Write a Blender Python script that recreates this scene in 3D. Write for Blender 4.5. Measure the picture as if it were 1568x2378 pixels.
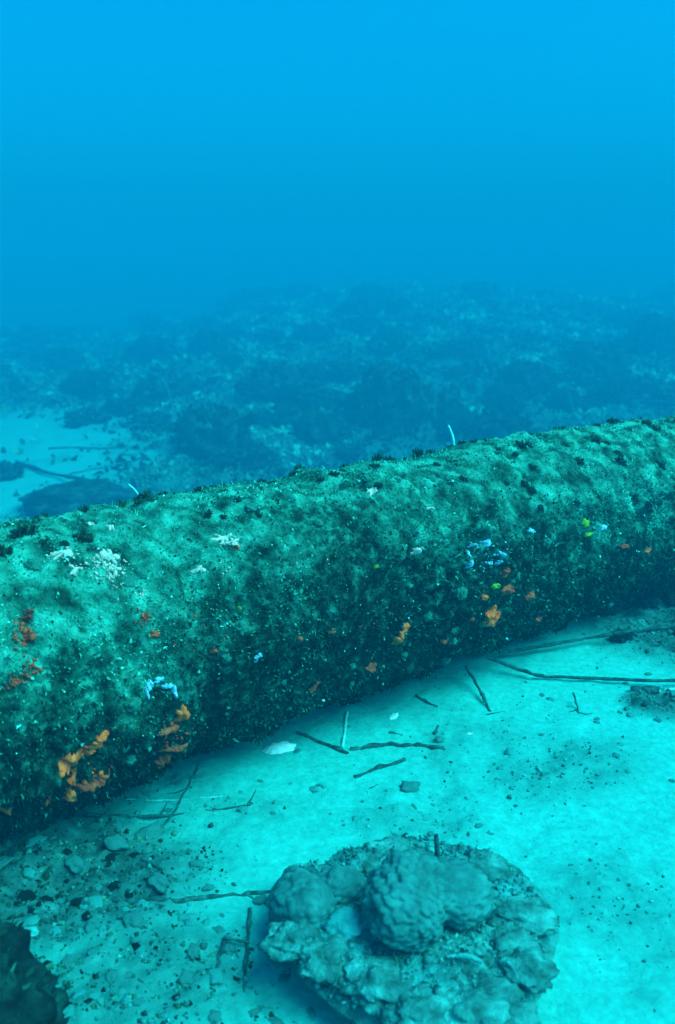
import bpy, bmesh, math, random
import numpy as np
from mathutils import Vector, Matrix

random.seed(7)
RNG = np.random.default_rng(11)
for _o in list(bpy.data.objects):
    bpy.data.objects.remove(_o, do_unlink=True)
scene = bpy.context.scene
COL = scene.collection

# ------------------------------------------------------------------ camera, water light, exposure
CAM_H = 1.24
PITCH = math.radians(14.7)
FPX, PW, PH = 2059.0, 1568.0, 2378.0          # focal length and frame in photo pixels
cam_d = bpy.data.cameras.new('camera')
cam = bpy.data.objects.new('camera', cam_d)
COL.objects.link(cam)
cam.location = (0, 0, CAM_H)
cam.rotation_euler = (math.radians(90) - PITCH, 0, 0)
cam_d.sensor_fit = 'VERTICAL'
cam_d.sensor_height = 24.0
cam_d.lens = 24.0 * FPX / PH
cam_d.clip_start = 0.02
cam_d.clip_end = 500
cam_d.dof.use_dof = True
cam_d.dof.focus_distance = 2.5
cam_d.dof.aperture_fstop = cam_d.lens / 1000 / 0.008
scene.camera = cam

SUN_HEAD, SUN_EL = math.radians(114), math.radians(53)   # heading clockwise from +Y
world = bpy.data.worlds.new('World')
scene.world = world
world.use_nodes = True
wn, wl = world.node_tree.nodes, world.node_tree.links
wn.clear()
w_out = wn.new('ShaderNodeOutputWorld')
w_bg = wn.new('ShaderNodeBackground')
w_sky = wn.new('ShaderNodeTexSky')
w_sky.sky_type = 'NISHITA'
w_sky.sun_disc = False
w_sky.dust_density = 6.0
w_sky.sun_elevation = SUN_EL
w_sky.sun_rotation = SUN_HEAD
w_mul = wn.new('ShaderNodeMix')
w_mul.data_type = 'RGBA'
w_mul.blend_type = 'MULTIPLY'
w_mul.inputs[0].default_value = 1.0
w_mul.inputs[7].default_value = (0.004, 0.90, 1.40, 1)      # sky light after metres of sea water
wl.new(w_sky.outputs[0], w_mul.inputs[6])
wl.new(w_mul.outputs[2], w_bg.inputs[0])
w_bg.inputs[1].default_value = 0.15
wl.new(w_bg.outputs[0], w_out.inputs[0])

sun_d = bpy.data.lights.new('sun', 'SUN')
sun_d.energy = 4.0
sun_d.angle = math.radians(48)
sun_d.color = (0.32, 1.0, 0.72)
sun = bpy.data.objects.new('sun', sun_d)
COL.objects.link(sun)
sun_dir = Vector((math.sin(SUN_HEAD) * math.cos(SUN_EL), math.cos(SUN_HEAD) * math.cos(SUN_EL), math.sin(SUN_EL)))
sun.rotation_euler = sun_dir.to_track_quat('Z', 'Y').to_euler()
sun.location = (4, -2, 2)

scene.render.engine = 'CYCLES'
scene.view_settings.view_transform = 'Standard'
scene.view_settings.look = 'None'
scene.view_settings.exposure = 0.58
scene.view_settings.gamma = 1.0
scene.view_settings.use_curve_mapping = False
scene.cycles.volume_bounces = 1
scene.cycles.max_bounces = 6
scene.cycles.diffuse_bounces = 3
HAZE_DENSITY = 0.042
HAZE_COLOR = (0.002, 0.352, 0.60, 1)

# ------------------------------------------------------------------ noise in numpy
_perm = np.random.default_rng(3).permutation(256)
_perm = np.concatenate([_perm, _perm, _perm])
_grad = np.random.default_rng(4).normal(size=(256, 3))
_grad /= np.linalg.norm(_grad, axis=1)[:, None]


def perlin(p):
    p = np.asarray(p, float)
    i = np.floor(p).astype(int)
    f = p - i
    i &= 255
    u = f * f * f * (f * (f * 6 - 15) + 10)
    out = 0
    for dx in (0, 1):
        for dy in (0, 1):
            for dz in (0, 1):
                h = _perm[_perm[_perm[(i[:, 0] + dx) & 255] + ((i[:, 1] + dy) & 255)] + ((i[:, 2] + dz) & 255)]
                d = (_grad[h] * (f - (dx, dy, dz))).sum(1)
                w = (u[:, 0] if dx else 1 - u[:, 0]) * (u[:, 1] if dy else 1 - u[:, 1]) * (u[:, 2] if dz else 1 - u[:, 2])
                out = out + w * d
    return out * 1.6


def fbm(p, octv=4, gain=0.5):
    p = np.asarray(p, float)
    a, s, out = 1.0, 1.0, 0
    for k in range(octv):
        out = out + a * perlin(p * s + 17.3 * k)
        a *= gain
        s *= 2.03
    return out


def ridged(p, octv=3):
    p = np.asarray(p, float)
    a, s, out = 1.0, 1.0, 0
    for k in range(octv):
        out = out + a * (1 - 2 * np.abs(perlin(p * s + 31.7 * k)))
        a *= 0.5
        s *= 2.1
    return out


def worley(p):
    p = np.asarray(p, float)
    i = np.floor(p).astype(int)
    best = np.full(len(p), 9.0)
    for dx in (-1, 0, 1):
        for dy in (-1, 0, 1):
            for dz in (-1, 0, 1):
                c = i + (dx, dy, dz)
                h = _perm[_perm[_perm[c[:, 0] & 255] + (c[:, 1] & 255)] + (c[:, 2] & 255)]
                q = c + 0.5 + 0.42 * _grad[h]
                best = np.minimum(best, ((p - q) ** 2).sum(1))
    return np.sqrt(best)


def sstep(a, b, x):
    t = np.clip((x - a) / (b - a), 0, 1)
    return t * t * (3 - 2 * t)


# ------------------------------------------------------------------ object helpers
def mesh_obj(name, verts, faces, mat, parent=None, smooth=True, tone=None):
    me = bpy.data.meshes.new(name)
    verts = np.asarray(verts, np.float32)
    me.vertices.add(len(verts))
    me.vertices.foreach_set('co', verts.ravel())
    if isinstance(faces, np.ndarray):
        n, k = faces.shape
        me.loops.add(n * k)
        me.loops.foreach_set('vertex_index', faces.astype(np.int32).ravel())
        me.polygons.add(n)
        me.polygons.foreach_set('loop_start', np.arange(0, n * k, k, dtype=np.int32))
    else:
        li = [v for f in faces for v in f]
        st = np.cumsum([0] + [len(f) for f in faces][:-1])
        me.loops.add(len(li))
        me.loops.foreach_set('vertex_index', np.array(li, np.int32))
        me.polygons.add(len(faces))
        me.polygons.foreach_set('loop_start', st.astype(np.int32))
    me.update(calc_edges=True)
    me.validate()
    if smooth:
        me.polygons.foreach_set('use_smooth', np.ones(len(me.polygons), bool))
    if tone is not None:
        at_ = me.attributes.new('tone', 'FLOAT', 'POINT')
        at_.data.foreach_set('value', np.asarray(tone, np.float32))
    me.materials.append(mat)
    return link(name, me, parent)


def link(name, me, parent=None):
    o = bpy.data.objects.new(name, me)
    COL.objects.link(o)
    if parent is not None:
        o.parent = parent
    return o


def tag(o, label=None, cat=None, group=None, kind=None):
    if label: o['label'] = label
    if cat: o['category'] = cat
    if group: o['group'] = group
    if kind: o['kind'] = kind
    return o


def thing(name, loc, label, cat, group=None, rz=0.0):
    o = bpy.data.objects.new(name, None)
    o.empty_display_size = 0.1
    COL.objects.link(o)
    o.location = loc
    o.rotation_euler.z = rz
    return tag(o, label, cat, group)


def grid_faces(nu, nv, wrap_v=False):
    i = np.arange(nu - 1)[:, None]
    nvv = nv if wrap_v else nv - 1
    j = np.arange(nvv)[None, :]
    j2 = (j + 1) % nv
    a = i * nv + j
    b = (i + 1) * nv + j
    c = (i + 1) * nv + j2
    d = i * nv + j2
    return np.stack([a, b, c, d], -1).reshape(-1, 4)


_ico = {}


def ico(level):
    if level not in _ico:
        bm = bmesh.new()
        bmesh.ops.create_icosphere(bm, subdivisions=level, radius=1)
        v = np.array([x.co[:] for x in bm.verts])
        f = np.array([[q.index for q in x.verts] for x in bm.faces])
        bm.free()
        _ico[level] = (v / np.linalg.norm(v, axis=1)[:, None], f)
    v, f = _ico[level]
    return v.copy(), f


# ------------------------------------------------------------------ materials
def material(name, stops, scale=20.0, detail=6.0, rough=0.85, bump=0.4, bump_scale=60.0, bump_dist=0.01,
             mask=None, mask_stops=None, tone=False, contrast=(0.3, 0.7), spec=0.04):
    m = bpy.data.materials.new(name)
    m.use_nodes = True
    n, l = m.node_tree.nodes, m.node_tree.links
    n.clear()
    out = n.new('ShaderNodeOutputMaterial')
    b = n.new('ShaderNodeBsdfPrincipled')
    b.inputs['Roughness'].default_value = rough
    b.inputs['Specular IOR Level'].default_value = spec
    l.new(b.outputs[0], out.inputs[0])
    tc = n.new('ShaderNodeTexCoord')

    def ramp(stops_, fac, lo=contrast[0], hi=contrast[1]):
        r = n.new('ShaderNodeValToRGB')
        e = r.color_ramp.elements
        while len(e) < len(stops_):
            e.new(0.5)
        for k, c in enumerate(stops_):
            e[k].position = lo + (hi - lo) * k / max(1, len(stops_) - 1)
            e[k].color = (*c, 1)
        l.new(fac, r.inputs[0])
        return r.outputs[0]

    def noise(sc, det=detail, ro=0.6):
        t = n.new('ShaderNodeTexNoise')
        t.inputs['Scale'].default_value = sc
        t.inputs['Detail'].default_value = det
        t.inputs['Roughness'].default_value = ro
        l.new(tc.outputs['Object'], t.inputs['Vector'])
        return t.outputs[0]

    if tone:
        at_ = n.new('ShaderNodeAttribute')
        at_.attribute_name = 'tone'
        col = ramp(stops, at_.outputs['Fac'], 0, 1)
    else:
        col = ramp(stops, noise(scale))
        if mask:
            at_ = n.new('ShaderNodeAttribute')
            at_.attribute_name = mask
            mx = n.new('ShaderNodeMix')
            mx.data_type = 'RGBA'
            l.new(at_.outputs['Fac'], mx.inputs[0])
            l.new(col, mx.inputs[6])
            l.new(ramp(mask_stops, noise(scale * 0.45)), mx.inputs[7])
            col = mx.outputs[2]
    l.new(col, b.inputs['Base Color'])
    if bump:
        bp = n.new('ShaderNodeBump')
        bp.inputs['Strength'].default_value = bump
        bp.inputs['Distance'].default_value = bump_dist
        l.new(noise(bump_scale, 4, 0.65), bp.inputs['Height'])
        l.new(bp.outputs[0], b.inputs['Normal'])
    return m


M = {}
M['seabed'] = material('sand_and_reef', [(0.009, .355, .33), (0.012, .435, .40), (0.016, .515, .475)], scale=48, detail=9, contrast=(.32, .68),
                       bump=.5, bump_scale=90, bump_dist=.008, mask='tone',
                       mask_stops=[(.003, .035, .034), (.008, .085, .08), (.012, .14, .13), (.022, .25, .235)])
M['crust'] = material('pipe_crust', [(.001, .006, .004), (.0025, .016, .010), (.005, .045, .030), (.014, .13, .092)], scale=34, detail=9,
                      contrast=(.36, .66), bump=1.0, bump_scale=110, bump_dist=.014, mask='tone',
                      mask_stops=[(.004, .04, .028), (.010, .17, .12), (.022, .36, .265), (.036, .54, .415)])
M['turf'] = material('turf_algae', [(.0015, .008, .005), (.006, .065, .042), (.018, .22, .15), (.03, .50, .38), (.09, .88, .76)], tone=True,
                     bump=0, rough=.9)
M['growth_a'] = material('mottled_growth', [(.006, .07, .05), (.012, .14, .105), (.018, .24, .18), (.03, .38, .30)], scale=9, detail=8, contrast=(.32, .7), bump=.4, bump_scale=16, bump_dist=.04)
M['tuft'] = material('dark_tuft', [(.004, .018, .010), (.010, .06, .035), (.02, .13, .09)], tone=True, bump=0)
M['sponge'] = material('orange_sponge', [(.75, .07, .012), (.95, .15, .03), (1.0, .24, .06)], scale=40, bump=.6, bump_scale=160, bump_dist=.005)
M['sponge_red'] = material('rusty_sponge', [(.30, .05, .02), (.50, .09, .035), (.6, .15, .06)], scale=50, bump=.6, bump_scale=160, bump_dist=.005)
M['white_crust'] = material('pale_crust', [(.10, .28, .24), (.45, .52, .45), (.8, .70, .60)], scale=90, bump=.6, bump_scale=180, bump_dist=.005)
M['blue_white'] = material('bluish_white_sponge', [(.03, .25, .36), (.10, .45, .60), (.3, .75, .85)], scale=90, bump=.5, bump_scale=150, bump_dist=.004)
M['lime'] = material('lime_green', [(.10, .30, .02), (.22, .5, .04)], scale=60, bump=.2)
M['rock'] = material('encrusted_rock', [(.006, .06, .055), (.014, .16, .15), (.022, .27, .25), (.04, .46, .43)], scale=24, detail=9,
                     contrast=(.33, .70), bump=.9, bump_scale=90, bump_dist=.01, mask='tone',
                     mask_stops=[(.010, .16, .155), (.013, .26, .255), (.016, .36, .355), (.02, .46, .455)])
M['dark_rock'] = material('algae_rock', [(.0015, .008, .008), (.003, .022, .020), (.006, .05, .045), (.012, .12, .11)], scale=18, detail=8,
                          contrast=(.33, .72), bump=.9, bump_scale=80, bump_dist=.012)
M['reef_rock'] = material('reef_rock', [(.002, .016, .016), (.004, .040, .038), (.009, .09, .085), (.02, .22, .20)], scale=4.5, detail=9,
                          contrast=(.34, .72), bump=.9, bump_scale=40, bump_dist=.02)
M['coral'] = material('lumpy_coral', [(.009, .11, .11), (.014, .175, .17), (.021, .26, .25)], scale=30, detail=6, bump=.5, bump_scale=140, bump_dist=.006)
M['wood'] = material('waterlogged_twig', [(.004, .03, .03), (.010, .085, .083), (.02, .19, .18)], scale=70, bump=.7, bump_scale=140, bump_dist=.004)
M['pale_wood'] = material('pale_twig', [(.03, .40, .40), (.06, .62, .62), (.1, .8, .8)], scale=80, bump=.4, bump_scale=160, bump_dist=.003)
M['shell'] = material('shell', [(.15, .72, .74), (.35, .85, .86), (.5, .92, .92)], scale=40, bump=.3, bump_scale=120, bump_dist=.003, rough=.5)
M['rubble'] = material('rubble', [(.006, .05, .05), (.012, .14, .135), (.02, .30, .29), (.03, .52, .5)], tone=True, bump=.6, bump_scale=150, bump_dist=.005)
M['stone'] = material('loose_stone', [(.010, .10, .10), (.02, .24, .23), (.035, .45, .43)], scale=30, bump=.7, bump_scale=120, bump_dist=.006)
M['pale_stone'] = material('pale_stone', [(.01, .20, .19), (.02, .36, .35), (.03, .5, .49)], scale=40, bump=.7, bump_scale=120, bump_dist=.006)
M['whip'] = material('sea_whip', [(.02, .26, .26), (.03, .40, .40)], scale=40, bump=.2)

# ------------------------------------------------------------------ pipe frame and seabed height
A = np.array([0.7846, 0.6200, 0.0])            # along the pipe
N = np.array([0.6200, -0.7846, 0.0])           # level, towards the camera
UP = np.array([0, 0, 1.0])
PIPE_R, PIPE_D, PIPE_Z = 0.326, 1.951, CAM_H - 0.875
P0 = -N * PIPE_D + UP * PIPE_Z


def cam_ray(px, py):
    c = ((px - PW / 2) / FPX, -(py - PH / 2) / FPX)
    r = np.array([c[0], math.cos(PITCH) + c[1] * math.sin(PITCH), -math.sin(PITCH) + c[1] * math.cos(PITCH)])
    return r / np.linalg.norm(r)


def ell(x, y, cx, cy, rx, ry, rot=0.0):
    c, s = math.cos(rot), math.sin(rot)
    dx, dy = x - cx, y - cy
    return np.sqrt(((c * dx + s * dy) / rx) ** 2 + ((-s * dx + c * dy) / ry) ** 2)


def g0(px, py):
    r = cam_ray(px, py)
    return r[0] * CAM_H / -r[2], r[1] * CAM_H / -r[2]


def reef_mask(x, y):
    p = np.stack([x, y, 0 * x + 2.2], -1)
    nz = fbm(p * 0.9, 4) * 0.45 + fbm(p * 4.0, 3) * 0.2
    q = -(x * N[0] + y * N[1]) - PIPE_D
    back = sstep(0.25, 1.1, q + nz * 0.9 - 0.4)
    back = back * sstep(0.75, 1.2, ell(x, y, -9.3, 17.0, 5.3, 9.6) + nz * 0.45)
    back = back * (0.92 + 0.08 * sstep(-0.25, 0.1, nz))
    right = 1 - sstep(0.75, 1.15, np.minimum(ell(x, y, 1.46, 3.12, 0.60, 0.52, 0.0), ell(x, y, *g0(1560, 1640), 0.13, 0.10)) + nz * 0.35)
    left = 1 - sstep(0.55, 1.35, ell(x, y, *g0(70, 2040), 0.42, 0.30) + nz * 0.45)
    low = 0.72 * (1 - sstep(0.5, 1.2, ell(x, y, *g0(300, 2280), 0.30, 0.22) + nz * 0.8))
    mid = 0.45 * (1 - sstep(0.3, 1.1, ell(x, y, 0.62, 2.05, 0.30, 0.16, 0.3) + nz * 1.0))
    mid2 = 0.40 * (1 - sstep(0.3, 1.1, ell(x, y, 0.18, 1.83, 0.22, 0.09, 0.0) + nz * 1.0))
    stain = 0.38 * sstep(.05, .75, fbm(p * 1.7 + 7, 4) + .25 * fbm(p * 9, 3))
    return np.clip(np.maximum.reduce([stain, back, 0.95 * right, 1.0 * left, low, mid, mid2]), 0, 1)


def height(x, y):
    p = np.stack([x, y, 0 * x], -1)
    m = reef_mask(x, y)
    q = -(x * N[0] + y * N[1]) - PIPE_D
    rise = (0.02 + 0.15 * sstep(-12, 10.0, x + 0.05 * y)) * np.maximum(0, q - 9.5)
    rise = 6.0 * (1 - np.exp(-rise / 6.0))
    z = rise + 0.035 * fbm(p * 0.8, 3) + 0.010 * fbm(p * 3.5, 3) + 0.0035 * fbm(p * 16, 3)
    z = z - 3.0 * sstep(0.25, 8.5, q)
    behind = sstep(0.0, 1.5, q)
    z = z + m * ((0.03 + 0.10 * behind) * fbm(p * 1.6, 4) + 0.28 * behind * fbm(p * 0.5, 3) + (0.022 + 0.03 * behind) * ridged(p * 6.0, 3) + .012 * fbm(p * 30, 2))
    flat = np.exp(-(ell(x, y, 0.15, 1.9, 1.3, 1.1)) ** 2)
    return z - flat * 0.035 * fbm(p * 0.8, 3)


NX, NY = 540, 580
gx = 0.62 * np.sinh(5.4 * np.linspace(-1, 1, NX))
ulo = math.asinh(7.9 / 0.75) / 5.0
gy = 1.9 + 0.75 * np.sinh(5.0 * np.linspace(-ulo, 1.12, NY))
GX, GY = np.meshgrid(gx, gy, indexing='ij')
GZ = height(GX.ravel(), GY.ravel()).reshape(GX.shape)
GM = reef_mask(GX.ravel(), GY.ravel())
seabed = mesh_obj('seabed', np.stack([GX.ravel(), GY.ravel(), GZ.ravel()], -1), grid_faces(NX, NY), M['seabed'], tone=GM)
tag(seabed, kind='structure')
seabed['label'] = 'pale sandy seabed with darker rubble patches'


def Hq(x, y):
    x = np.atleast_1d(np.asarray(x, float)); y = np.atleast_1d(np.asarray(y, float))
    i = np.clip(np.searchsorted(gx, x) - 1, 0, NX - 2)
    j = np.clip(np.searchsorted(gy, y) - 1, 0, NY - 2)
    u = np.clip((x - gx[i]) / (gx[i + 1] - gx[i]), 0, 1)
    v = np.clip((y - gy[j]) / (gy[j + 1] - gy[j]), 0, 1)
    return (GZ[i, j] * (1 - u) * (1 - v) + GZ[i + 1, j] * u * (1 - v) + GZ[i, j + 1] * (1 - u) * v + GZ[i + 1, j + 1] * u * v)


_T = np.concatenate([np.linspace(0.8, 6, 900), np.linspace(6.01, 95, 3000)])


def at(px, py, lift=0.0):
    """point of the seabed (raised by lift) that the photograph shows at this pixel"""
    r = cam_ray(px, py)
    P = r[None, :] * _T[:, None] + (0, 0, CAM_H)
    below = P[:, 2] < Hq(P[:, 0], P[:, 1]) + lift
    k = int(np.argmax(below)) if below.any() else len(_T) - 1
    return P[k]


def pipe_at(px, py):
    """(s along the pipe, angle round it) under this pixel"""
    r = cam_ray(px, py)
    o = np.array([0, 0, CAM_H]) - P0
    o2 = np.array([o @ N, o[2]]); d2 = np.array([r @ N, r[2]])
    a = d2 @ d2; b = 2 * (o2 @ d2); c = o2 @ o2 - (PIPE_R + .01) ** 2
    disc = b * b - 4 * a * c
    t = (-b - math.sqrt(disc)) / (2 * a) if disc > 0 else -b / (2 * a)
    p = o + r * t
    return float(p @ A), math.atan2(p[2], float(p @ N))


RINGS = [pipe_at(1215, 1130)[0], pipe_at(1330, 1130)[0] + .05, pipe_at(905, 1300)[0], pipe_at(400, 1400)[0]]


def pipe_radius(s, th):
    s = np.atleast_1d(np.asarray(s, float)); th = np.atleast_1d(np.asarray(th, float)) + 0 * s
    p = np.stack([s, np.cos(th) * PIPE_R, np.sin(th) * PIPE_R], -1)
    topm = sstep(0.45, 0.9, np.sin(th))
    r = PIPE_R + 0.014 * fbm(p * 2.6, 3) + (0.016 - .005 * topm) * fbm(p * 8, 3)
    r = r + (.35 + 1.3 * sstep(-.3, .5, fbm(p * 2.6 + 9, 2))) * ((0.008 - 0.003 * topm) * ridged(p * 21, 2) + (.009 - .003 * topm) * fbm(p * 15 + 4, 3) + (0.0065 - .003 * topm) * fbm(p * 55, 2))
    for k, sj in enumerate(RINGS):
        w = 0.014 * perlin(p * 6 + 5)
        r = r + 0.010 * np.exp(-((s - sj + w) / 0.035) ** 2) - 0.017 * np.exp(-((s - sj - 0.06 + w) / 0.020) ** 2)
    return r


def pipe_xyz(s, th, rr):
    s = np.atleast_1d(s); th = np.atleast_1d(th) + 0 * s
    bend = -0.012 * (s - 1.9) ** 2 * (np.abs(s - 1.9) < 2.4) - 0.069 * (np.abs(s - 1.9) >= 2.4)
    return (P0[None] + s[:, None] * A + (np.cos(th) * rr)[:, None] * N + (np.sin(th) * rr + 0.3 * bend + .01)[:, None] * UP)


# ------------------------------------------------------------------ the pipe
pipe = thing('encrusted_pipe', tuple(P0 + A * 1.9), 'thick old pipe crusted with algae and sponges lying across the seabed', 'pipe')
PO = P0 + A * 1.9
s_arr = np.concatenate([-np.linspace(.1, 1, 30)[::-1] ** 1.5 * 5 + .2, np.linspace(0.2, 3.9, 600), 3.9 + np.linspace(.05, 1, 70) ** 1.6 * 9])
th_arr = np.linspace(0, 2 * np.pi, 340, endpoint=False)
SS, TT = np.meshgrid(s_arr, th_arr, indexing='ij')
rr = pipe_radius(SS.ravel(), TT.ravel())


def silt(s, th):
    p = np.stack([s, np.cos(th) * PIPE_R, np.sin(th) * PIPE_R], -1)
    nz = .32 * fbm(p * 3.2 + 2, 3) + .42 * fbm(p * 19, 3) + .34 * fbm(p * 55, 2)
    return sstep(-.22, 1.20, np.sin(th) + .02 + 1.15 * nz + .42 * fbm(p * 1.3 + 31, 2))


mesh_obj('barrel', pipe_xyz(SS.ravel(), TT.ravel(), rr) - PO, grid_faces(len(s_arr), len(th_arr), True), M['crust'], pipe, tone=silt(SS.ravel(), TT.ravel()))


def blades(base, nrm, length, width, tone, lean=0.8):
    """ragged two-triangle blades growing from base points"""
    n = len(base)
    rnd = RNG.normal(size=(n, 3))
    d = nrm + lean * rnd * 0.6
    d /= np.linalg.norm(d, axis=1)[:, None]
    side = np.cross(d, RNG.normal(size=(n, 3)))
    side /= np.linalg.norm(side, axis=1)[:, None] + 1e-9
    b2 = d + 0.7 * RNG.normal(size=(n, 3)) * 0.6
    b2 /= np.linalg.norm(b2, axis=1)[:, None]
    L, Wd = length[:, None], width[:, None]
    v0 = base - side * Wd * .5
    v1 = base + side * Wd * .5
    v2 = base + d * L * .55 + side * Wd * RNG.uniform(.1, .8, (n, 1))
    v3 = base + d * L * .5 - side * Wd * RNG.uniform(.1, .8, (n, 1))
    v4 = base + d * L * .5 + b2 * L * .5
    V = np.stack([v0, v1, v2, v3, v4], 1).reshape(-1, 3)
    k = np.arange(n)[:, None] * 5
    F = np.concatenate([k + [0, 1, 2], k + [0, 2, 3], k + [3, 2, 4]])
    return V, F, np.repeat(tone, 5)


_oct = np.array([[1, 0, 0], [0, 1, 0], [-1, 0, 0], [0, -1, 0], [0, 0, 1], [0, 0, -1.]])
_octf = np.array([[0, 1, 4], [1, 2, 4], [2, 3, 4], [3, 0, 4], [1, 0, 5], [2, 1, 5], [3, 2, 5], [0, 3, 5]])


def crumbs(base, size, tone):
    n = len(base)
    q = RNG.normal(size=(n, 3, 3))
    q, _ = np.linalg.qr(q)
    sc = size[:, None] * RNG.uniform(.45, 1.2, (n, 3))
    V = (_oct[None] * RNG.uniform(.6, 1.3, (n, 6, 1))) * sc[:, None, :]
    V = np.einsum('nij,nkj->nki', q, V) + base[:, None]
    F = (np.arange(n)[:, None, None] * 6 + _octf[None]).reshape(-1, 3)
    return V.reshape(-1, 3), F, np.repeat(tone, 6)


def join(*sets):
    Vs, Fs, Ts, off = [], [], [], 0
    for V, F, T in sets:
        Vs.append(V); Fs.append(F + off); Ts.append(T); off += len(V)
    return np.concatenate(Vs), np.concatenate(Fs), np.concatenate(Ts)


def pipe_sample(n, s0=0.15, s1=4.4, t0=-110, t1=125):
    s = s0 + (s1 - s0) * RNG.random(n) ** 1.15
    th = np.radians(RNG.uniform(t0, t1, n))
    p = np.stack([s, np.cos(th) * PIPE_R, np.sin(th) * PIPE_R], -1)
    return s, th, p


# turf: blades, dense on the flanks, thin on the silted top
s, th, p = pipe_sample(230000)
clump = fbm(p * 9, 3) * .6 + fbm(p * 30, 2) * .5
topm = sstep(.35, .85, np.sin(th))
keep = RNG.random(len(s)) < np.clip(.70 + clump * .9 - .25 * topm, .08, 1)
s, th, p, clump, topm = s[keep], th[keep], p[keep], clump[keep], topm[keep]
base = pipe_xyz(s, th, pipe_radius(s, th) - .002) - PO
nrm = np.cos(th)[:, None] * N + np.sin(th)[:, None] * UP
sz = np.minimum(RNG.gamma(2.4, .0023, len(s)), .012) * (1 - .45 * topm) + .002
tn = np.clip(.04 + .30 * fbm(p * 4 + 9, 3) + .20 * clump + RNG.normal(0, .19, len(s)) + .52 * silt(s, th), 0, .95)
b1 = blades(base, nrm - .25 * UP * (1 - topm)[:, None], sz, sz * .5, tn)
# silt grains, shell bits and pale specks
s, th, p = pipe_sample(26000)
cl = fbm(p * 7 + 3, 3)
keep = RNG.random(len(s)) < np.clip(.55 + cl, .08, 1)
s, th, p = s[keep], th[keep], p[keep]
sz = np.minimum(RNG.gamma(2.0, .0010, len(s)) + .001, .0055)
tn = np.clip(RNG.beta(1.6, 3, len(s)) * .8 + .4 * silt(s, th) * RNG.random(len(s)), 0, .95)
b2 = crumbs(pipe_xyz(s, th, pipe_radius(s, th) + sz * .4) - PO, sz, tn)
s, th, p = pipe_sample(220, 0.3, 3.4, -60, 80)
sz = RNG.gamma(1.8, .0009, len(s)) + .0011
b3 = crumbs(pipe_xyz(s, th, pipe_radius(s, th) + sz) - PO, sz, np.full(len(s), 1.0))
# ragged fringe hanging under the pipe and along its crest
s, th, p = pipe_sample(16000, .15, 4.6, -95, -22)
keep = RNG.random(len(s)) < np.clip(.5 + fbm(p * 12, 2), .05, 1)
s, th = s[keep], th[keep]
sz = np.minimum(RNG.gamma(2.5, .003, len(s)) + .003, .016)
nn = np.cos(th)[:, None] * N + (np.sin(th) - .6)[:, None] * UP
b4 = blades(pipe_xyz(s, th, pipe_radius(s, th) - .002) - PO, nn, sz, sz * .18, RNG.uniform(.02, .35, len(s)))
# feathery clumps of hydroids and branching algae
s, th, p = pipe_sample(60000, .15, 4.2, -85, 110)
cl = fbm(p * 6 + 21, 3) + .5 * fbm(p * 20, 2)
keep = RNG.random(len(s)) < np.clip((cl - .25) * 1.6, 0, 1)
s, th, p = s[keep], th[keep], p[keep]
sz = np.minimum(RNG.gamma(3.0, .0042, len(s)) + .004, .024)
nn = np.cos(th)[:, None] * N + (np.sin(th) - .1)[:, None] * UP
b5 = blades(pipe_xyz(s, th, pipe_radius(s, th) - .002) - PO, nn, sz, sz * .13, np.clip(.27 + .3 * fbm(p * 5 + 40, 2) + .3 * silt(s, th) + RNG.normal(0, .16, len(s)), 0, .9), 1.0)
V, F, T = join(b1, b2, b3, b4, b5)
o = mesh_obj('turf_algae', V, F, M['turf'], pipe, smooth=False, tone=T)
tag(o, kind='stuff')
o['label'] = 'shaggy green turf algae and silt coating the pipe'


def place_on_pipe(name, me, s_, th_, size, spin, lift=0.0):
    nrm_ = Vector(tuple(math.cos(th_) * N + math.sin(th_) * UP))
    o_ = link(name, me, pipe)
    q = nrm_.to_track_quat('Z', 'Y').to_matrix().to_4x4()
    pos = pipe_xyz(np.array([s_]), np.array([th_]), pipe_radius(s_, th_) + lift)[0] - PO
    o_.matrix_local = Matrix.Translation(Vector(tuple(pos))) @ q @ Matrix.Rotation(spin, 4, 'Z') @ Matrix.Diagonal((size, size, size, 1))
    return o_


def pipe_patch(name, px, py, wpx, hpx, mat, seed=0, rise=0.010, rot=0.0, label=None, rough=.45):
    """a raised growth that follows the pipe's skin; size in photo pixels at its place"""
    s0, t0 = pipe_at(px, py)
    s1, t1 = pipe_at(px + wpx, py - wpx * .25)
    s2, t2 = pipe_at(px, py + hpx)
    hs, ht = max(.004, abs(s1 - s0)), max(.006, abs(t2 - t0))
    nr, na = 15, 44
    rad = np.linspace(0, 1, nr); ang = np.linspace(0, 2 * np.pi, na, endpoint=False)
    R_, A_ = np.meshgrid(rad, ang, indexing='ij')
    R_, A_ = R_.ravel(), A_.ravel()
    wob = 1 + rough * fbm(np.stack([np.cos(A_) * 1.6, np.sin(A_) * 1.6, 0 * A_ + seed * 3.7], -1), 3)
    u, v = R_ * wob * np.cos(A_), R_ * wob * np.sin(A_)
    u, v = u * math.cos(rot) - v * math.sin(rot), u * math.sin(rot) + v * math.cos(rot)
    ss, tt = s0 + u * hs, t0 + v * ht
    dome = np.sqrt(np.clip(1 - R_ ** 2, 0, 1))
    lump = .9 * fbm(np.stack([ss * 70, tt * 24, 0 * ss + seed], -1), 4)
    r_ = pipe_radius(ss, tt) + rise * dome * (1 + lump) + .004 * dome - .004 * (R_ > .98)
    o = mesh_obj(name, pipe_xyz(ss, tt, r_) - PO, grid_faces(nr, na, True), mat, pipe)
    if label: o['label'] = label
    return o


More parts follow.
